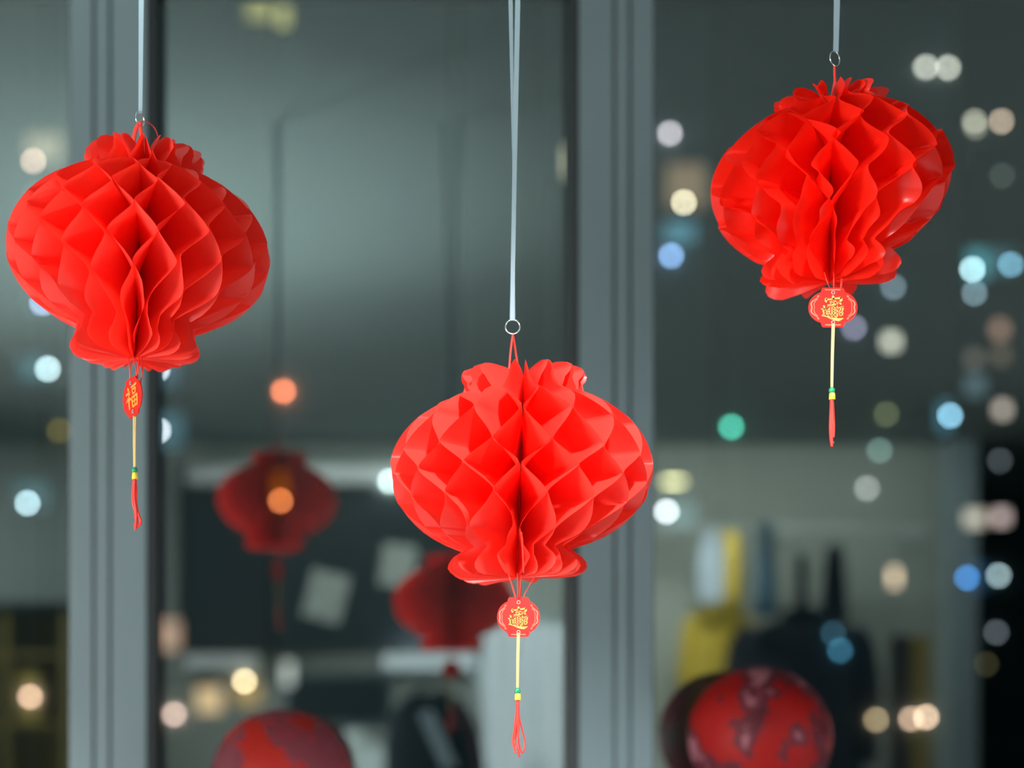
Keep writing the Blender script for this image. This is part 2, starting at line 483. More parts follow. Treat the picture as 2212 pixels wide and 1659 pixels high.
def brush(bm, pts, y, dep):
    """pts: (x, z, width) brush stroke with round ends as a raised flat print"""
    P = [Vector((a, b)) for a, b, _ in pts]; W = [c for *_, c in pts]
    lft, rgt = [], []
    for i, p in enumerate(P):
        t = (P[min(i + 1, len(P) - 1)] - P[max(i - 1, 0)])
        t = t.normalized() if t.length else Vector((1, 0)); n = Vector((-t.y, t.x))
        lft.append(p + n * W[i] / 2); rgt.append(p - n * W[i] / 2)
    t0 = (P[1] - P[0]).normalized(); t1 = (P[-1] - P[-2]).normalized()
    ring = [P[0] - t0 * W[0] * .4] + rgt + [P[-1] + t1 * W[-1] * .4] + lft[::-1]
    v = [bm.verts.new((p.x * UNIT, y, p.y * UNIT)) for p in ring]
    w2 = [bm.verts.new((p.x * UNIT, y + dep, p.y * UNIT)) for p in ring]
    n = len(ring); L = len(P)
    # front as quads so that bent strokes stay inside themselves
    r = v[1:1 + L]; l = v[2 + L:][::-1]
    bm.faces.new((v[0], r[0], l[0])); bm.faces.new((v[1 + L], l[-1], r[-1]))
    for i in range(L - 1): bm.faces.new((r[i], r[i + 1], l[i + 1], l[i]))
    for i in range(n): bm.faces.new((v[i], w2[i], w2[(i + 1) % n], v[(i + 1) % n]))


S4 = 1659 / 160
def zc(x, y, w): return ((x - 832) / S4, (968 - y) / S4, w / S4)
FORTUNE = [
    [(828, 738, 18), (832, 765, 48), (838, 795, 60)],
    [(700, 795, 40), (692, 840, 52), (700, 868, 24)],
    [(700, 812, 34), (780, 815, 30), (850, 798, 30), (985, 786, 42)],
    [(985, 785, 44), (992, 822, 52), (955, 872, 28), (940, 885, 14)],
    [(770, 862, 20), (830, 850, 22), (890, 848, 20)],
    [(828, 850, 22), (815, 890, 24), (790, 912, 22)],
    [(775, 892, 18), (860, 884, 20)],
    [(728, 926, 22), (800, 922, 30), (880, 912, 26), (925, 905, 14)],
    [(905, 862, 22), (960, 858, 22)], [(930, 850, 22), (912, 885, 22), (895, 912, 16)], [(955, 880, 18), (985, 905, 34)],
    [(650, 938, 36), (664, 968, 34)],
    [(606, 1000, 22), (640, 1003, 30), (668, 992, 30)], [(660, 995, 30), (640, 1040, 30), (655, 1080, 26), (645, 1120, 26)],
    [(615, 1125, 24), (700, 1140, 26), (780, 1172, 38), (860, 1198, 52), (940, 1208, 62), (990, 1194, 36), (1030, 1180, 8)],
    [(735, 955, 22), (715, 990, 22), (686, 1022, 18)], [(708, 990, 24), (708, 1060, 26), (706, 1132, 26)],
    [(762, 962, 24), (760, 1050, 26), (762, 1128, 26)], [(708, 985, 18), (762, 975, 20)],
    [(708, 1030, 16), (762, 1026, 16)], [(708, 1072, 16), (762, 1070, 16)], [(700, 1118, 20), (795, 1112, 20)],
    [(738, 960, 16), (738, 1115, 16)],
    [(812, 950, 24), (810, 1040, 26), (812, 1122, 24)], [(866, 948, 24), (868, 1040, 26), (866, 1122, 24)],
    [(812, 955, 20), (868, 950, 24)], [(812, 1006, 16), (868, 1002, 16)], [(812, 1054, 16), (868, 1050, 16)], [(808, 1110, 18), (868, 1106, 18)],
    [(824, 1120, 22), (792, 1165, 24)], [(858, 1118, 22), (888, 1170, 28)],
    [(882, 1010, 20), (935, 994, 22)], [(915, 948, 24), (912, 1050, 28), (912, 1140, 26), (892, 1158, 14)], [(885, 1085, 18), (935, 1062, 20)],
    [(945, 975, 22), (1030, 956, 30)], [(1025, 960, 30), (1020, 1015, 28), (1004, 1045, 20)], [(985, 968, 22), (972, 1015, 22), (946, 1056, 16)],
    [(952, 1072, 22), (1022, 1060, 24)], [(1020, 1064, 26), (1008, 1120, 24)], [(955, 1075, 22), (960, 1130, 22)], [(955, 1132, 20), (1008, 1122, 20)],
]
def zf(x, y, w): return ((x - 118) * .25, (118 - y) * .25, w * .25)
BLESSING = [   # the character for blessing, brush style, 236 units square
    [(62, 22, 12), (72, 44, 26)], [(28, 74, 16), (62, 72, 18), (90, 64, 18)], [(88, 66, 20), (66, 104, 16), (28, 140, 10)],
    [(66, 104, 20), (66, 160, 20), (66, 212, 14)], [(74, 112, 12), (98, 134, 22)],
    [(118, 34, 14), (160, 30, 18), (204, 24, 20)],
    [(132, 56, 14), (136, 98, 14)], [(132, 58, 14), (188, 52, 16)], [(188, 52, 18), (180, 92, 14)], [(134, 96, 12), (182, 90, 14)],
    [(116, 124, 16), (122, 206, 18)], [(118, 126, 16), (206, 116, 18)], [(204, 118, 20), (200, 170, 18), (194, 206, 16)],
    [(160, 122, 12), (160, 200, 12)], [(124, 162, 12), (198, 156, 12)], [(124, 204, 16), (194, 198, 16)],
]


def pendant(L, cx, cy, hw, hh, tw, th, rot, writing, m, mprint, y=-.03, border=True, scale=1):
    T = obj('pendant_tag', (lambda bm: (poly_prism(bm, tag_outline(hw, hh, tw, th), -.0006, .0006), bm)[1])(bmesh.new()), M[m], L)
    T.location = loc(cx, cy, y, L); T.rotation_euler = rot
    bm = bmesh.new()
    for s in (FORTUNE if writing == 'fortune' else BLESSING):
        q = [zc(*a) if writing == 'fortune' else zf(*a) for a in s]
        if writing == 'fortune': q = [(a * scale, b * scale, c * scale) for a, b, c in q]
        brush(bm, q, -.0011, .0006)
    bmesh.ops.recalc_face_normals(bm, faces=bm.faces)
    obj('lettering', bm, M[mprint], T)
    if border:
        bm = bmesh.new()
        for s in (-1, 1):
            arc = []
            for i in range(19):
                a = R(-52 + 104 * i / 18); rr = .90 - .035 * math.cos(a * 9)
                arc.append((s * hw * rr * math.cos(a), hh * .86 * math.sin(a), (1.1 + 1.8 * math.cos(a) ** 4)))
            brush(bm, arc, -.0009, .0004)
            for sg in (-1, 1):
                brush(bm, [(s * hw * .62, sg * hh * .66, 3.6), (s * hw * .58, sg * hh * .70, 3)], -.0009, .0004)
                brush(bm, [(s * hw * .62, sg * hh * .50, 1.2), (s * hw * .72, sg * hh * .40, 1.4), (s * hw * .78, sg * hh * .2, 1.2), (s * hw * .76, 0, 1)], -.0009, .0004)
        brush(bm, [(-tw * .66, -th + 5, 2.2), (tw * .62, -th + 5, 2.2)], -.0009, .0004)
        if scale > 1: brush(bm, [(-tw * .66, th - 4.5, 2.2), (tw * .62, th - 4.5, 2.2)], -.0009, .0004)
        bmesh.ops.recalc_face_normals(bm, faces=bm.faces)
        obj('printed_border', bm, M['pale_print'], T)
    for zz in (th * .74, -th * .76):
        pts = [(3.2 * UNIT * math.cos(a), -.0012, zz * UNIT + 3.2 * UNIT * math.sin(a)) for a in [2 * math.pi * i / 16 for i in range(17)]]
        obj('eyelet', tube(pts, .9 * UNIT, 6), M['eyelet'], T, True)
    return T


pendant(LC, 1120, 1333, 45.3, 36, 23.2, 42, (0, 0, 0), 'fortune', 'tag', 'gold')
pendant(LR, 1799, 664.5, 51.8, 35, 25, 42, (0, R(0), 0), 'fortune', 'tag_orange', 'gold', scale=1.13)
pendant(LL, 286.5, 858, 40, 37, 22, 42, (0, R(-9), R(-50)), 'blessing', 'tag_orange', 'gold_dull', border=False)


def tassel(L, x0, y0, x1, ybead, yend, strands, y=-.032):
    obj('pendant_string', (lambda bm: (add_tube(bm, smooth_path([loc(x0 - 1.6, y0, y, L), loc((x0 + x1) / 2 - 1.8, (y0 + ybead) / 2, y, L), loc(x1 - 1, ybead, y, L)]), 2.0 * UNIT, 6),
                                      add_tube(bm, smooth_path([loc(x0 + 1.8, y0, y, L), loc((x0 + x1) / 2 + 1.0, (y0 + ybead) / 2, y - .0006, L), loc(x1 + 1, ybead, y, L)]), 2.0 * UNIT, 6), bm)[2])(bmesh.new()), M['gold_string'], L, True)
    # knot loop over the tag's lower edge
    c = loc(x1, ybead + 5.5, y, L)
    g = loft([(dz * UNIT, 0, 0, r_ * UNIT, r_ * UNIT) for dz, r_ in ((6, 3), (4.6, 5), (2, 6.3), (-1, 6.5), (-4, 5.6), (-5.5, 3.6))], 20)
    o = obj('green_bead', g, M['green_bead'], L, True); o.location = c
    g = loft([(dz * UNIT, 0, 0, r_ * UNIT, r_ * UNIT) for dz, r_ in ((7, 4.6), (6.2, 5.8), (0, 6.4), (-6.6, 6.7), (-7.2, 5.4))], 20)
    o = obj('yellow_bead', g, M['yellow_bead'], L, True); o.location = loc(x1 + .6, ybead + 18, y, L)
    bm = bmesh.new()
    for s in strands:
        pts = smooth_path([loc(x1 + a, ybead + 23 + b, y + c_ * .001, L) for a, b, c_ in s[1:]])
        add_tube(bm, pts, s[0] * UNIT, 6, .7)
    obj('tassel', bm, M['cord'], L, True)


tassel(LC, 1120, 1367, 1118, 1487, 1635, [
    (1.9, (-2, 0, 0), (-3, 30, 1), (-8, 70, 2), (-10, 95, 2), (-4, 118, 0)),
    (2.0, (0, 0, 0), (-1, 40, -2), (-6, 85, 0), (0, 108, -1), (4, 126, 0)),
    (1.8, (2, 0, 0), (3, 36, 0), (10, 66, 0), (16, 92, 1), (15, 108, 0), (9, 118, 0)),
    (1.8, (9, 118, 0), (4, 100, -1), (1, 70, -2), (1, 20, -2), (1, 0, 0)),
    (1.6, (-1, 0, -1), (3, 50, -2), (1, 90, -2), (6, 112, 0)),
    (1.6, (-3, 0, 1), (-3, 22, 1), (-1, 60, 1), (-7, 104, 1), (-5, 116, 1))])
tassel(LL, 291, 898, 291, 1010, 1150, [
    (3.0, (-1, 0, 0), (-4, 30, 0), (-3, 55, 0), (4, 82, 0), (2, 98, 0), (-1, 104, 0)),
    (2.8, (1, 0, 0), (3, 30, -1), (3, 55, -1), (8, 78, -1), (13, 92, 0), (11, 102, 0)),
    (2.6, (0, 0, -2), (-1, 40, -2), (3, 70, -2), (3, 95, -1), (1, 112, -1)),
    (2.4, (-2, 0, 1), (-1, 60, 1), (5, 90, 0), (8, 106, 0)), (2.2, (2, 0, 1), (1, 30, 1), (0, 64, 1), (4, 108, 0))])
tassel(LR, 1800, 700, 1797, 838, 965, [
    (3.2, (-1, 0, 0), (-2, 30, 0), (-3, 60, 0), (-2, 86, 0), (0, 100, 0)),
    (3.0, (1, 0, 0), (3, 34, -1), (4, 62, -1), (3, 84, -1)),
    (2.6, (0, 0, -2), (1, 40, -2), (0, 70, -2), (0, 104, -1)), (2.2, (2, 0, 1), (0, 50, 1), (1, 92, 1), (4, 94, 1))])


# rings and ribbons
def ribbon(label, cx, cy, rx, rz, tilt, strips, knot=True):
    c = at(cx, cy, D)
    T = thing('hanging_ribbon', label, 'ribbon', c, 'white hanging ribbons with steel rings')
    bm = bmesh.new()
    pts = []
    for i in range(33):
        a = 2 * math.pi * i / 32; x = 15.5 * math.cos(a); z = 15.5 * math.sin(a)
        pts.append(Vector((x, 0, z)) * UNIT)
    add_tube(bm, pts, 1.15 * UNIT, 8, cap=False)
    bmesh.ops.remove_doubles(bm, verts=bm.verts, dist=1e-5)
    sx = rx / 15.5
    o = obj('steel_ring', bm, M['silver'], T, True)
    o.rotation_euler = Euler((0, R(tilt), math.acos(min(1, sx))), 'XYZ')
    for pl in strips:
        bm = bmesh.new(); prev = None
        for (x, y, w_, dy) in pl:
            p = at(x, y, D + dy) - c
            a, b = p - Vector((w_ * UNIT / 2, -.0004, 0)), p + Vector((w_ * UNIT / 2, .0004, 0))
            q = [bm.verts.new(v) for v in (a, b, b + Vector((0, .0008, 0)), a + Vector((0, .0008, 0)))]
            if prev:
                for i in range(4): bm.faces.new((prev[i], prev[(i + 1) % 4], q[(i + 1) % 4], q[i]))
            else: bm.faces.new(q)
            prev = q
        bm.faces.new(prev[::-1])
        bmesh.ops.recalc_face_normals(bm, faces=bm.faces)
        obj('ribbon_strand', bm, M['ribbon'], T)
    return T


TOP = PY - 1.378 * F / D      # pixel row of the ceiling above the lanterns
ribbon('white ribbon pair with a round steel ring, carrying the lowest lantern', 1107.5, 706, 15.5, 15.5, 0,
       [[(1106, 692, 9, -.001), (1112, 350, 9.5, -.001), (1118.5, 0, 11, -.001), (1145, TOP, 12, -.001)],
        [(1110, 692, 6, .002), (1109, 350, 4.5, .002), (1103, 0, 9, .002), (1080, TOP, 11, .002)]])
ribbon('white ribbon with a ring seen nearly edge-on, carrying the left lantern', 302.5, 258, 6.5, 14, -5,
       [[(303, 244, 8, -.001), (305, 0, 11, -.001), (312, TOP, 12, -.001)], [(303, 244, 5, .002), (301.5, 0, 4, .002), (292, TOP, 10, .002)]])
ribbon('short white ribbon with a slightly turned steel ring, carrying the right lantern', 1803.5, 127, 13, 15.5, 14,
       [[(1806, 112, 11, -.001), (1809, 0, 11.5, -.001), (1822, TOP, 12, -.001)], [(1804, 112, 6, .002), (1805, 0, 6, .002), (1800, TOP, 10, .002)]])


# ------------------------------------------------------------------ balloons at the window
def balloon_mat(name, deep, pale, clear, scale, thr, seed, streak=None):
    m = bpy.data.materials.new(name); m.use_nodes = True; nt = m.node_tree; b = nt.nodes['Principled BSDF']
    tc = nt.nodes.new('ShaderNodeTexCoord')
    mp = nt.nodes.new('ShaderNodeMapping'); mp.inputs['Location'].default_value = (seed, seed * .7, seed * 1.3)
    nt.links.new(tc.outputs['Object'], mp.inputs[0])
    n = nt.nodes.new('ShaderNodeTexNoise'); n.inputs['Scale'].default_value = scale; n.inputs['Detail'].default_value = 2.5
    nt.links.new(mp.outputs[0], n.inputs['Vector'])
    r = nt.nodes.new('ShaderNodeValToRGB'); r.color_ramp.elements[0].position = thr; r.color_ramp.elements[1].position = thr + .05
    r.color_ramp.elements[0].color = (*pale, 1); r.color_ramp.elements[1].color = (*deep, 1)
    if streak:
        e = r.color_ramp.elements.new(thr - .13); e.color = (*streak, 1)
        e = r.color_ramp.elements.new(thr - .05); e.color = (*pale, 1)
    nt.links.new(n.outputs[0], r.inputs[0]); nt.links.new(r.outputs[0], b.inputs['Base Color'])
    b.inputs['Roughness'].default_value = .55; b.inputs['Specular IOR Level'].default_value = .15
    q = nt.nodes.new('ShaderNodeMapRange'); q.inputs['From Min'].default_value = thr; q.inputs['From Max'].default_value = thr + .05
    q.inputs['To Min'].default_value = clear; q.inputs['To Max'].default_value = .04
    nt.links.new(n.outputs[0], q.inputs[0])
    t = nt.nodes.new('ShaderNodeBsdfTransparent'); t.inputs[0].default_value = (1, .8, .8, 1)
    mx = nt.nodes.new('ShaderNodeMixShader'); nt.links.new(q.outputs[0], mx.inputs[0])
    nt.links.new(b.outputs[0], mx.inputs[1]); nt.links.new(t.outputs[0], mx.inputs[2])
    nt.links.new(mx.outputs[0], nt.nodes['Material Output'].inputs[0]); return m


def balloon(label, px, py, r, m):
    d = 2.305; c = at(px, py, d); rr = r / F * d
    T = thing('printed_balloon', label, 'balloon', (c.x, c.y, .94))
    zc_ = c.z - .94
    prof = []
    for i in range(29):
        a = math.pi * i / 28
        k = 1 + .10 * max(0, -math.cos(a)) ** 2
        prof.append((zc_ + rr * math.cos(a) * (1 if i < 14 else k), 0, 0, max(.004, rr * math.sin(a)), max(.004, rr * math.sin(a))))
    o = obj('balloon_skin', loft(prof, 40), m, T, True)
    zb = prof[-1][0]
    obj('neck', loft([(zb + .003, 0, 0, .005, .005), (zb - .008, 0, 0, .004, .004), (zb - .014, 0, 0, .010, .010), (zb - .016, 0, 0, .009, .009)], 16), M['cord'], T, True)
    obj('stick', tube([(0, 0, .012), (0, 0, zb - .008)], .0025), M['white'], T)
    obj('foot', loft([(0, 0, 0, .035, .035), (.008, 0, 0, .035, .035), (.014, 0, 0, .010, .010)], 24), M['white'], T, True)
    return T


balloon('see-through mauve balloon with red blotches, bottom left beside the mullion', 608, 1684, 152,
        balloon_mat('blotched_mauve_balloon', (.23, .007, .003), (.16, .030, .042), .42, 15, .50, 3.0))
balloon('deep red balloon with pale pink streaks, bottom right in front of the dark coat', 1640, 1592, 152,
        balloon_mat('streaked_red_balloon', (.16, .0015, .0008), (.070, .010, .016), .25, 15, .48, 5.0, (.26, .09, .11)))

# ------------------------------------------------------------------ things in the room behind the camera (seen mirrored in the glass)
DW = 7.3 - .02
def rbox(x0, y0, x1, y1, d0, d1, bev=0, c=None):
    """box whose mirror image spans x0..x1, y0..y1 at depth d0 (near face) to d1"""
    a = mir(x0, y1, d0); b = mir(x1, y0, d0)
    lo = Vector((a.x, 2 * G - d1, a.z)); hi = Vector((b.x, 2 * G - d0, b.z))
    if c is not None: lo -= c; hi -= c
    return box(lo, hi, bev)


c = mir(720, 1400, 7.28)
T = thing('notice_board', 'large dark board on the back wall mirrored behind the left lantern', 'board', c)
obj('panel', rbox(392, 1066, 1030, 1404, 7.22, 7.28, 0, c), M['screen'], T)
for q in ((384, 1058, 1038, 1068), (384, 1400, 1038, 1410), (384, 1058, 394, 1410), (1028, 1058, 1038, 1410)):
    obj('frame', rbox(*q, 7.20, 7.29, .003, c), M['darkwood'], T)
for lab, (x, y, w_, h_, a) in (('grey paper sheet pinned askew near the middle of the dark board', (704, 1288, 84, 104, -14)), ('grey paper sheet pinned higher on the right of the dark board', (860, 1222, 74, 92, -8))):
    p = mir(x, y, 7.19); s = 7.19 / F
    bm = box((-w_ * s / 2, -.0008, -h_ * s / 2), (w_ * s / 2, .0008, h_ * s / 2))
    o = obj('paper_sheet', bm, M['paper_page'])
    tag(o, lab, 'paper'); o.location = p; o.rotation_euler = (0, R(-a), 0)
c = mir(620, 1060, 7.26)
T = thing('screen_housing', 'long pale roller screen casing above the dark board', 'casing', c)
obj('casing', rbox(396, 1000, 990, 1042, 7.08, 7.27, .02, c), M['white'], T)
obj('end_cap', rbox(388, 996, 398, 1046, 7.06, 7.275, .005, c), M['darkwood'], T)
obj('end_cap', rbox(988, 996, 998, 1046, 7.06, 7.275, .005, c), M['darkwood'], T)
for lab, (x0, x1) in (('short white shelf under the board, next to the left mullion', (400, 552)), ('short white shelf under the board, next to the white locker', (828, 1032))):
    c = mir((x0 + x1) / 2, 1450, 7.26)
    T = thing('wall_shelf', lab, 'shelf', c)
    obj('board', rbox(x0, 1412, x1, 1446, 6.98, 7.28, .004, c), M['white'], T)
    for x in (x0 + 20, x1 - 26): obj('bracket', rbox(x, 1446, x + 6, 1480, 7.05, 7.28, 0, c), M['darkwood'], T)
# locker
c = mir(1140, 1540, 7.1); c.z = 0
T = thing('white_locker', 'tall white locker with two doors beside the dark board', 'locker', c)
a, b = mir(1052, 1352, 6.95), mir(1262, 1352, 6.95)
obj('body', box((a.x - c.x, 2 * G - 7.28 - c.y, 0), (b.x - c.x, 2 * G - 6.95 - c.y, a.z), .004), M['white'], T)
xm = (a.x + b.x) / 2 - c.x; yf = 2 * G - 6.95 - c.y
for x0, x1, hx in ((a.x - c.x + .006, xm - .003, xm - .03), (xm + .003, b.x - c.x - .006, xm + .03)):
    dd = obj('door', box((x0, yf, .06), (x1, yf + .018, a.z - .01), .003), M['white'], T)
    obj('handle', tube([(hx, yf + .03, 1.0), (hx, yf + .03, 1.15)], .006), M['silver'], dd)


# coats on a wall rail
def coat(label, px0, px1, ytop, m, d, zlow=.75, hook=1180, strap='darkwood', seed=0):
    x0, x1 = mir(px0, 0, d).x, mir(px1, 0, d).x; top = mir(0, ytop, d).z
    cx = (x0 + x1) / 2; hw = (x1 - x0) / 2; zh = mir(0, hook, d).z
    T = thing('hanging_coat', label, 'coat', (cx, 2 * G - d, zlow))
    H = top - zlow
    rings = [(H, 0, 0, hw * .22, .04), (H - .02, 0, 0, hw * .34, .05), (H - .05, 0, 0, hw * .62, .06), (H - .09, 0, 0, hw * .80, .075),
             (H - .16, 0, 0, hw * .84, .085), (H - .35, 0, 0, hw * .80, .09), (H - .6, 0, 0, hw * .82, .095), (0.02, 0, 0, hw * .88, .10), (0, 0, 0, hw * .86, .095)]
    obj('coat_body', loft(rings, 48, 2.3, .06, seed), m, T, True)
    for s in (-1, 1):
        z0 = H - .08
        obj('sleeve', tube(smooth_path([(s * hw * .66, 0, z0), (s * hw * .86, 0, z0 - .10), (s * hw * .93, .01, z0 - .35), (s * hw * .90, .02, z0 - .62)]),
                           [hw * .20] * 8 + [hw * .19] * 8 + [hw * .15] * 9, 16), m, T, True)
    obj('collar', tube([(hw * .24 * math.cos(q), .05 * math.sin(q), H + .01 + .015 * math.sin(q)) for q in [2 * math.pi * i / 20 for i in range(21)]], .016, 10), m, T, True)
    obj('hanger_strap', box((-.025, -.008, H), (.025, .008, zh - zlow), .002), M[strap], T)
    return T


pr0, pr1 = mir(1440, 1140, 6.95), mir(2020, 1140, 6.95)
T = thing('coat_rail', 'dark rail on the back wall from which the coats hang', 'rail', ((pr0.x + pr1.x) / 2, 2 * G - 6.95, pr0.z))
hx = (pr1.x - pr0.x) / 2
obj('rod', tube([(-hx, 0, 0), (hx, 0, 0)], .010), M['white'], T, True)
for s in (-1, 0, 1): obj('bracket', box((s * (hx - .03) - .012, -.345, -.012), (s * (hx - .03) + .012, 0, .012), .002), M['white'], T)
coat('mustard yellow coat hanging on the rail, nearest the second mullion', 1474, 1630, 1300, M['yellow_cloth'], 7.06, hook=1145, strap='yellow_cloth', seed=1)
coat('wide navy-black coat hanging on the rail behind the red balloon', 1580, 1885, 1330, M['dark_cloth'], 6.74, hook=1200, strap='dark_cloth', seed=2)
# small pale garment, blue strap, dark scarf
d = 6.87
p = mir(1540, 1305, d)
T = thing('hanging_towel', 'pale blue towel hanging folded on the rail, above the mustard coat', 'towel', p)
obj('cloth', loft([(0, 0, 0, .060, .03), (.02, 0, 0, .068, .034), (.2, 0, 0, .070, .03), (.30, 0, 0, .052, .025), (.355, 0, 0, .02, .02), (.36, 0, 0, .01, .012)], 32, 2.6, .08, 4), M['pale_cloth'], T, True)
obj('hanging_loop', tube([(0, 0, .35), (0, 0, mir(0, 1140, d).z - p.z)], .006), M['pale_cloth'], T, True)
p = mir(1655, 1330, 6.56)
o = tag(obj('hanging_scarf', loft([(0, 0, 0, .055, .03), (.15, 0, 0, .045, .025), (.30, 0, 0, .034, .02), (.43, 0, 0, .030, .018)], 24, 2.4, .08, 6), M['blue_cloth'], None, True), 'steel blue scarf hanging straight between the two coats', 'scarf'); o.location = p
p = mir(1583, 1335, 6.62)
o = tag(obj('hanging_scarf', loft([(0, 0, 0, .042, .025), (.15, 0, 0, .038, .022), (.28, 0, 0, .034, .02), (.40, 0, 0, .030, .018)], 24, 2.4, .08, 9), M['yellow_cloth'], None, True), 'mustard scarf hanging straight, just right of the pale blue towel', 'scarf'); o.location = p
p = mir(1803, 1345, 6.54)
o = tag(obj('umbrella_case', loft([(0, 0, 0, .06, .05), (.2, 0, 0, .05, .04), (.34, 0, 0, .035, .03), (.36, 0, 0, .02, .02)], 24, 2.2, .05, 6), M['dark_cloth'], None, True), 'black umbrella case hanging over the dark coat', 'umbrella'); o.location = p
p = mir(1980, 1650, 6.9)
T = thing('wood_panel', 'yellow-brown wooden boards leaning by the end of the back wall', 'board', p)
for i, (x0, x1, m) in enumerate(((1925, 1968, 'darkwood'), (1972, 2012, 'wood'))):
    obj('plank', rbox(x0, 1372, x1, 1700, 7.0, 7.03, .003, p), M[m], T)

# backpack and chair in the middle
d = 5.6
p = mir(930, 1760, d)
T = thing('dark_backpack', 'dark backpack with a pale reflective stripe, below the short shelf', 'backpack', p)
obj('bag', loft([(0, 0, 0, .16, .10), (.03, 0, 0, .19, .12), (.28, 0, 0, .18, .12), (.42, 0, 0, .14, .09), (.48, 0, 0, .08, .05)], 40, 2.8, .03, 3), M['dark_cloth'], T, True)
o = obj('reflective_stripe', box((-.026, .125, .14), (.026, .132, .38), .002), M['pale_cloth'], T); o.rotation_euler = (0, R(-24), 0); o.location = (.13, .012, .06)
obj('side_panel', tube(smooth_path([(.10, .10, .44), (.17, .11, .30), (.19, .11, .10)]), .024, 10), M['maroon'], T, True)
obj('top_handle', tube(smooth_path([(-.05, 0, .47), (-.03, 0, .52), (.03, 0, .52), (.05, 0, .47)]), .008, 8), M['dark_cloth'], T, True)
ct = thing('side_table', 'plain white table under the dark backpack', 'table', (p.x, p.y, 0))
obj('table_top', box((-.75, -.3, p.z - .03), (.5, .3, p.z), .003), M['white'], ct)
for sx in (-.7, .45):
    for sy in (-.25, .25): obj('leg', box((sx - .02, sy - .02, 0), (sx + .02, sy + .02, p.z - .03)), M['silver'], ct)
# monitor seen as a dark rounded oblong
p2 = mir(728, 1760, 5.9); p2.z = p.z
T = thing('desk_monitor', 'dark monitor in a pale rounded frame left of the backpack', 'monitor', p2)
s = 5.9 / F
zc2 = mir(0, 1512, 5.9).z - p2.z
obj('case', box((-120 * s, -.02, zc2 - 62 * s), (120 * s, .02, zc2 + 62 * s), .018), M['facade_mid'], T)
obj('display', box((-102 * s, .02, zc2 - 44 * s), (102 * s, .024, zc2 + 44 * s), .001), M['screen'], T)
obj('stand', box((-.03, -.02, 0), (.03, .0, zc2 - 50 * s), .003), M['facade_mid'], T)
obj('foot', box((-.12, -.09, 0), (.12, .09, .012), .004), M['facade_mid'], T)

# shelf unit at the left
p = mir(0, 1600, 6.9); p.z = 0; p.x = mir(20, 0, 6.9).x
T = thing('yellow_shelf_unit', 'yellow wooden shelf unit with a dark top, mirrored at the lower left edge', 'shelf unit', p)
zt = mir(0, 1300, 6.9).z; w2 = .28
obj('top_board', box((-w2 - .02, -.36, zt - .04), (w2 + .0, .02, zt), .003), M['darkwood'], T)
for x in (-w2, -.04, w2 - .03): obj('side_panel', box((x, -.34, 0), (x + .03, 0, zt - .04), .002), M['wood'], T)
for z in (.4, .85, 1.28, 1.62): obj('shelf', box((-w2 + .03, -.33, z), (w2 - .03, -.01, z + .025), .002), M['wood'], T)
obj('back_panel', box((-w2, -.36, 0), (w2, -.345, zt - .04)), M['wood'], T)
for i, (x, z, h_, m) in enumerate(((-.2, 1.305, .22, 'darkwood'), (.07, 1.305, .25, 'yellow_cloth'), (-.16, .875, .26, 'darkwood'))):
    o = tag(obj('storage_box', box((-.05, -.1, 0), (.06, .1, h_), .006), M[m]), ['dark storage box on the left of the yellow shelf unit', 'mustard storage box on the right of the yellow shelf unit', 'dark storage box on a low board of the yellow shelf unit'][i], 'box')
    o.location = (p.x + x, p.y - .15, z)

# ------------------------------------------------------------------ city beyond the glass
ground = struct('street', box((-200, 12, -40.4), (300, 420, -40)), M['asphalt'])
DISC = math.pi / 4 * 54 ** 2
MATC = {}


def lamp(T, px, py, d, col, w=11, h=None, k=1.0, name='lamp', parent=None, loc0=None):
    """a small luminaire (round) or lit window (rectangular) on a facade, seen at px, py"""
    c = Vector(loc0)
    p = at(px, py, d - .25) - c; s = (d - .25) / F
    kk = tuple(round(v * 40) for v in lin(col))
    area_ = (math.pi / 4 * w * w) if h is None else w * h
    gain = k * max(1, DISC / area_ if max(w, h or w) < 54 else 54 / max(12, min(w, h or w, 54))) / .74
    key = (col, round(gain, 2))
    if key not in MATC: MATC[key] = emit('lamp_glow', lin(col), gain)
    m = MATC[key]
    if h is None:
        bm = bmesh.new()
        r = bmesh.ops.create_uvsphere(bm, u_segments=14, v_segments=8, radius=w / 2 * s)
        bmesh.ops.translate(bm, verts=bm.verts, vec=p)
        return obj(name, bm, m, parent or T)
    fr = obj('window_frame', box((p.x - (w / 2 + 3) * s, p.y, p.z - (h / 2 + 3) * s), (p.x + (w / 2 + 3) * s, p.y + .25, p.z + (h / 2 + 3) * s)), M['facade_dark'], parent or T)
    return obj('lit_pane', box((p.x - w / 2 * s, p.y - .05, p.z - h / 2 * s), (p.x + w / 2 * s, p.y + .0, p.z + h / 2 * s)), m, fr)


def tower(name, label, x0, x1, ytop, d, m, depth, joints=(), bands=()):
    a, b = at(x0, ytop, d), at(x1, ytop, d)
    T = thing(name, label, 'building', ((a.x + b.x) / 2, d + depth / 2, -40))
    c = T.location.copy()
    s = d / F
    es = [x0] + list(joints) + [x1]
    obj('core', box((a.x - c.x + .2, d + .2 - c.y, 0), (b.x - c.x - .2, d + depth - c.y, a.z + 40 - .2)), M['facade_dark'], T)
    for q0, q1 in zip(es, es[1:]):
        lo = at(q0 + (5 if q0 != x0 else 0), 0, d).x; hi = at(q1 - (5 if q1 != x1 else 0), 0, d).x
        zs_ = [-40] + sorted(at(0, yb, d).z for yb in bands) + [a.z]
        for z0, z1 in zip(zs_, zs_[1:]):
            obj('facade_panel', box((lo - c.x, d - c.y, z0 + 40 + .05), (hi - c.x, d + .2 - c.y, z1 + 40 - .05)), m, T)
    return T, c


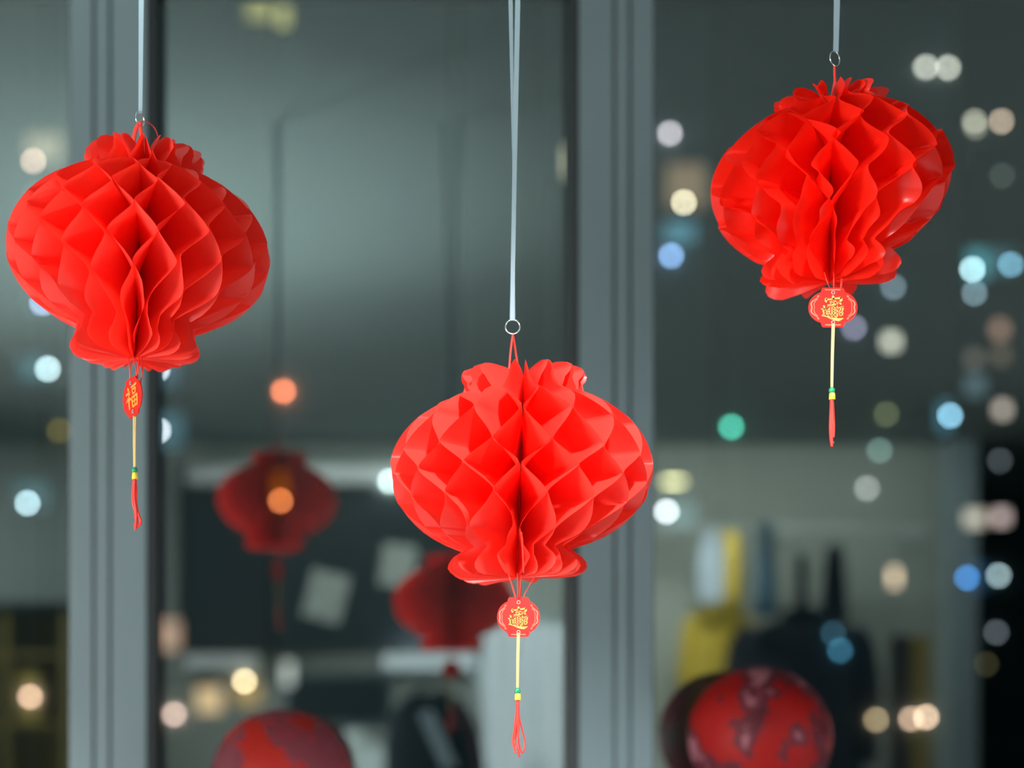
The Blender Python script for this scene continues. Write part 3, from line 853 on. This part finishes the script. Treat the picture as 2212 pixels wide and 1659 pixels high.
T1, c1 = tower('pale_tower', 'pale grey tower filling the left pane and the strip right of the first mullion', -620, 586, -260, 92, M['concrete'], 25, (-200, 100))
T2, c2 = tower('pale_tower', 'broad pale grey tower with vertical joints behind the middle pane', 594, 1255, -300, 86, M['concrete'], 25, (985, 1150))
T3, c3 = tower('slim_tower', 'slim dark tower whose lit windows show just right of the second mullion', 1330, 1542, -200, 78, M['facade_mid'], 20)
T4, c4 = tower('grey_tower', 'wide blue-grey tower behind the right lantern', 1560, 2062, -260, 105, M['facade_mid'], 25)
T5, c5 = tower('dark_tower', 'nearly black tower dotted with lit windows at the right edge', 2086, 2900, -160, 125, M['facade_dark'], 25)
W = (240, 245, 255)
for a in ((103, 797, (215, 245, 252)), (60, 1087, (205, 238, 250)), (92, 655, (170, 185, 225)), (72, 348, (200, 165, 150)), (65, 1505, (210, 168, 145)),
          (340, 797, W), (342, 930, W), (376, 1543, (190, 158, 146)), (528, 1472, (250, 220, 175)), (128, 930, (75, 65, 30))):
    lamp(T1, *a[:2], 92, a[2], loc0=c1)
for a in ((95, 320, (150, 140, 118), 78, 62), (80, 432, (110, 115, 110), 40, 40), (75, 795, (60, 100, 110), 60, 50), (70, 1070, (58, 92, 100), 70, 60), (80, 655, (60, 80, 95), 50, 40),
          (360, 800, (60, 90, 105), 50, 60), (365, 930, (70, 105, 118), 60, 70), (367, 1372, (165, 132, 112), 44, 64), (452, 1512, (215, 180, 130), 56, 56), (535, 1500, (150, 120, 60), 56, 46),  # brightest warm pane here stands in for a room lamp mirrored in the glass
          (560, 16, (150, 146, 92), 50, 56)):
    lamp(T1, *a[:2], 92, a[2], a[3], a[4], loc0=c1)
for a in ((612, 845, (235, 125, 85)), (606, 1082, (235, 130, 75)), (842, 1040, (200, 220, 220))):
    lamp(T2, a[0] - 0, a[1], 86, a[2], loc0=c2)
for a in ((622, 1455, (150, 155, 150), 20, 50), (606, 1060, (105, 52, 10), 26, 74), (1226, 350, (120, 118, 100), 10, 60), (612, 36, (140, 138, 88), 26, 44)):
    lamp(T2, *a[:2], 86, a[2], a[3], a[4], loc0=c2)
for a in ((1447, 288, (180, 172, 178)), (1477, 438, (255, 240, 205)), (1450, 552, (130, 165, 215)), (1440, 1105, W)):
    lamp(T3, *a[:2], 78, a[2], loc0=c3)
for a in ((1482, 402, (128, 110, 88), 84, 92), (1468, 502, (70, 118, 135), 66, 44), (1455, 1041, (205, 200, 145), 40, 6), (1470, 1110, (85, 115, 120), 60, 50)):
    lamp(T3, *a[:2], 78, a[2], a[3], a[4], loc0=c3)
for a in ((1580, 922, (70, 180, 155)), (1930, 620, (95, 108, 118)), (1845, 708, (115, 112, 132)), (1873, 1055, (125, 125, 122)), (1900, 973, (82, 105, 98)), (1915, 895, (75, 78, 55)),
          (2000, 145, (170, 168, 158)), (2048, 146, (170, 168, 158)), (1893, 1555, (150, 128, 98)), (1968, 1553, (185, 152, 130)), (2001, 1549, (225, 188, 160)),
          (1800, 1368, (35, 62, 75)), (1815, 1405, (45, 90, 112)), (2052, 898, (150, 205, 235))):
    lamp(T4, *a[:2], 105, a[2], loc0=c4)
for a in ((1925, 738, (185, 185, 170), 26, 26), (1932, 1247, (185, 160, 132), 16, 34), (2040, 900, (45, 85, 100), 26, 60)):
    lamp(T4, *a[:2], 105, a[2], a[3], a[4], loc0=c4)
for a in ((2105, 262, (135, 132, 118)), (2107, 275, (100, 98, 88)), (2163, 262, (165, 145, 128)), (2105, 633, (105, 125, 135)), (2183, 572, (115, 165, 190)), (2089, 1248, (60, 125, 195)), (2157, 1243, (140, 160, 165)),
          (2152, 1366, (75, 80, 85)), (2165, 380, (50, 56, 52)), (2160, 995, (62, 66, 70)), (2130, 1435, (48, 44, 28)), (2100, 582, (200, 240, 250))):
    lamp(T5, *a[:2], 125, a[2], loc0=c5)
for a in ((2110, 572, (60, 130, 140), 40, 64), (2160, 565, (50, 88, 98), 60, 50), (2165, 885, (150, 138, 130), 22, 24), (2160, 712, (120, 95, 82), 26, 30), (2162, 768, (70, 62, 52), 26, 26),
          (2104, 775, (70, 66, 62), 26, 26), (2106, 832, (70, 90, 98), 36, 40), (2106, 1120, (180, 170, 156), 40, 30), (2162, 1117, (165, 145, 142), 28, 26), (2110, 1245, (20, 50, 75), 34, 60)):
    lamp(T5, *a[:2], 125, a[2], a[3], a[4], loc0=c5)
# light added from below to wash the two pale towers
area('tower_fill_light', (-10, 40, 2), (0, 90, 38), 6, 6, 150, (.8, 1, 1), 90)
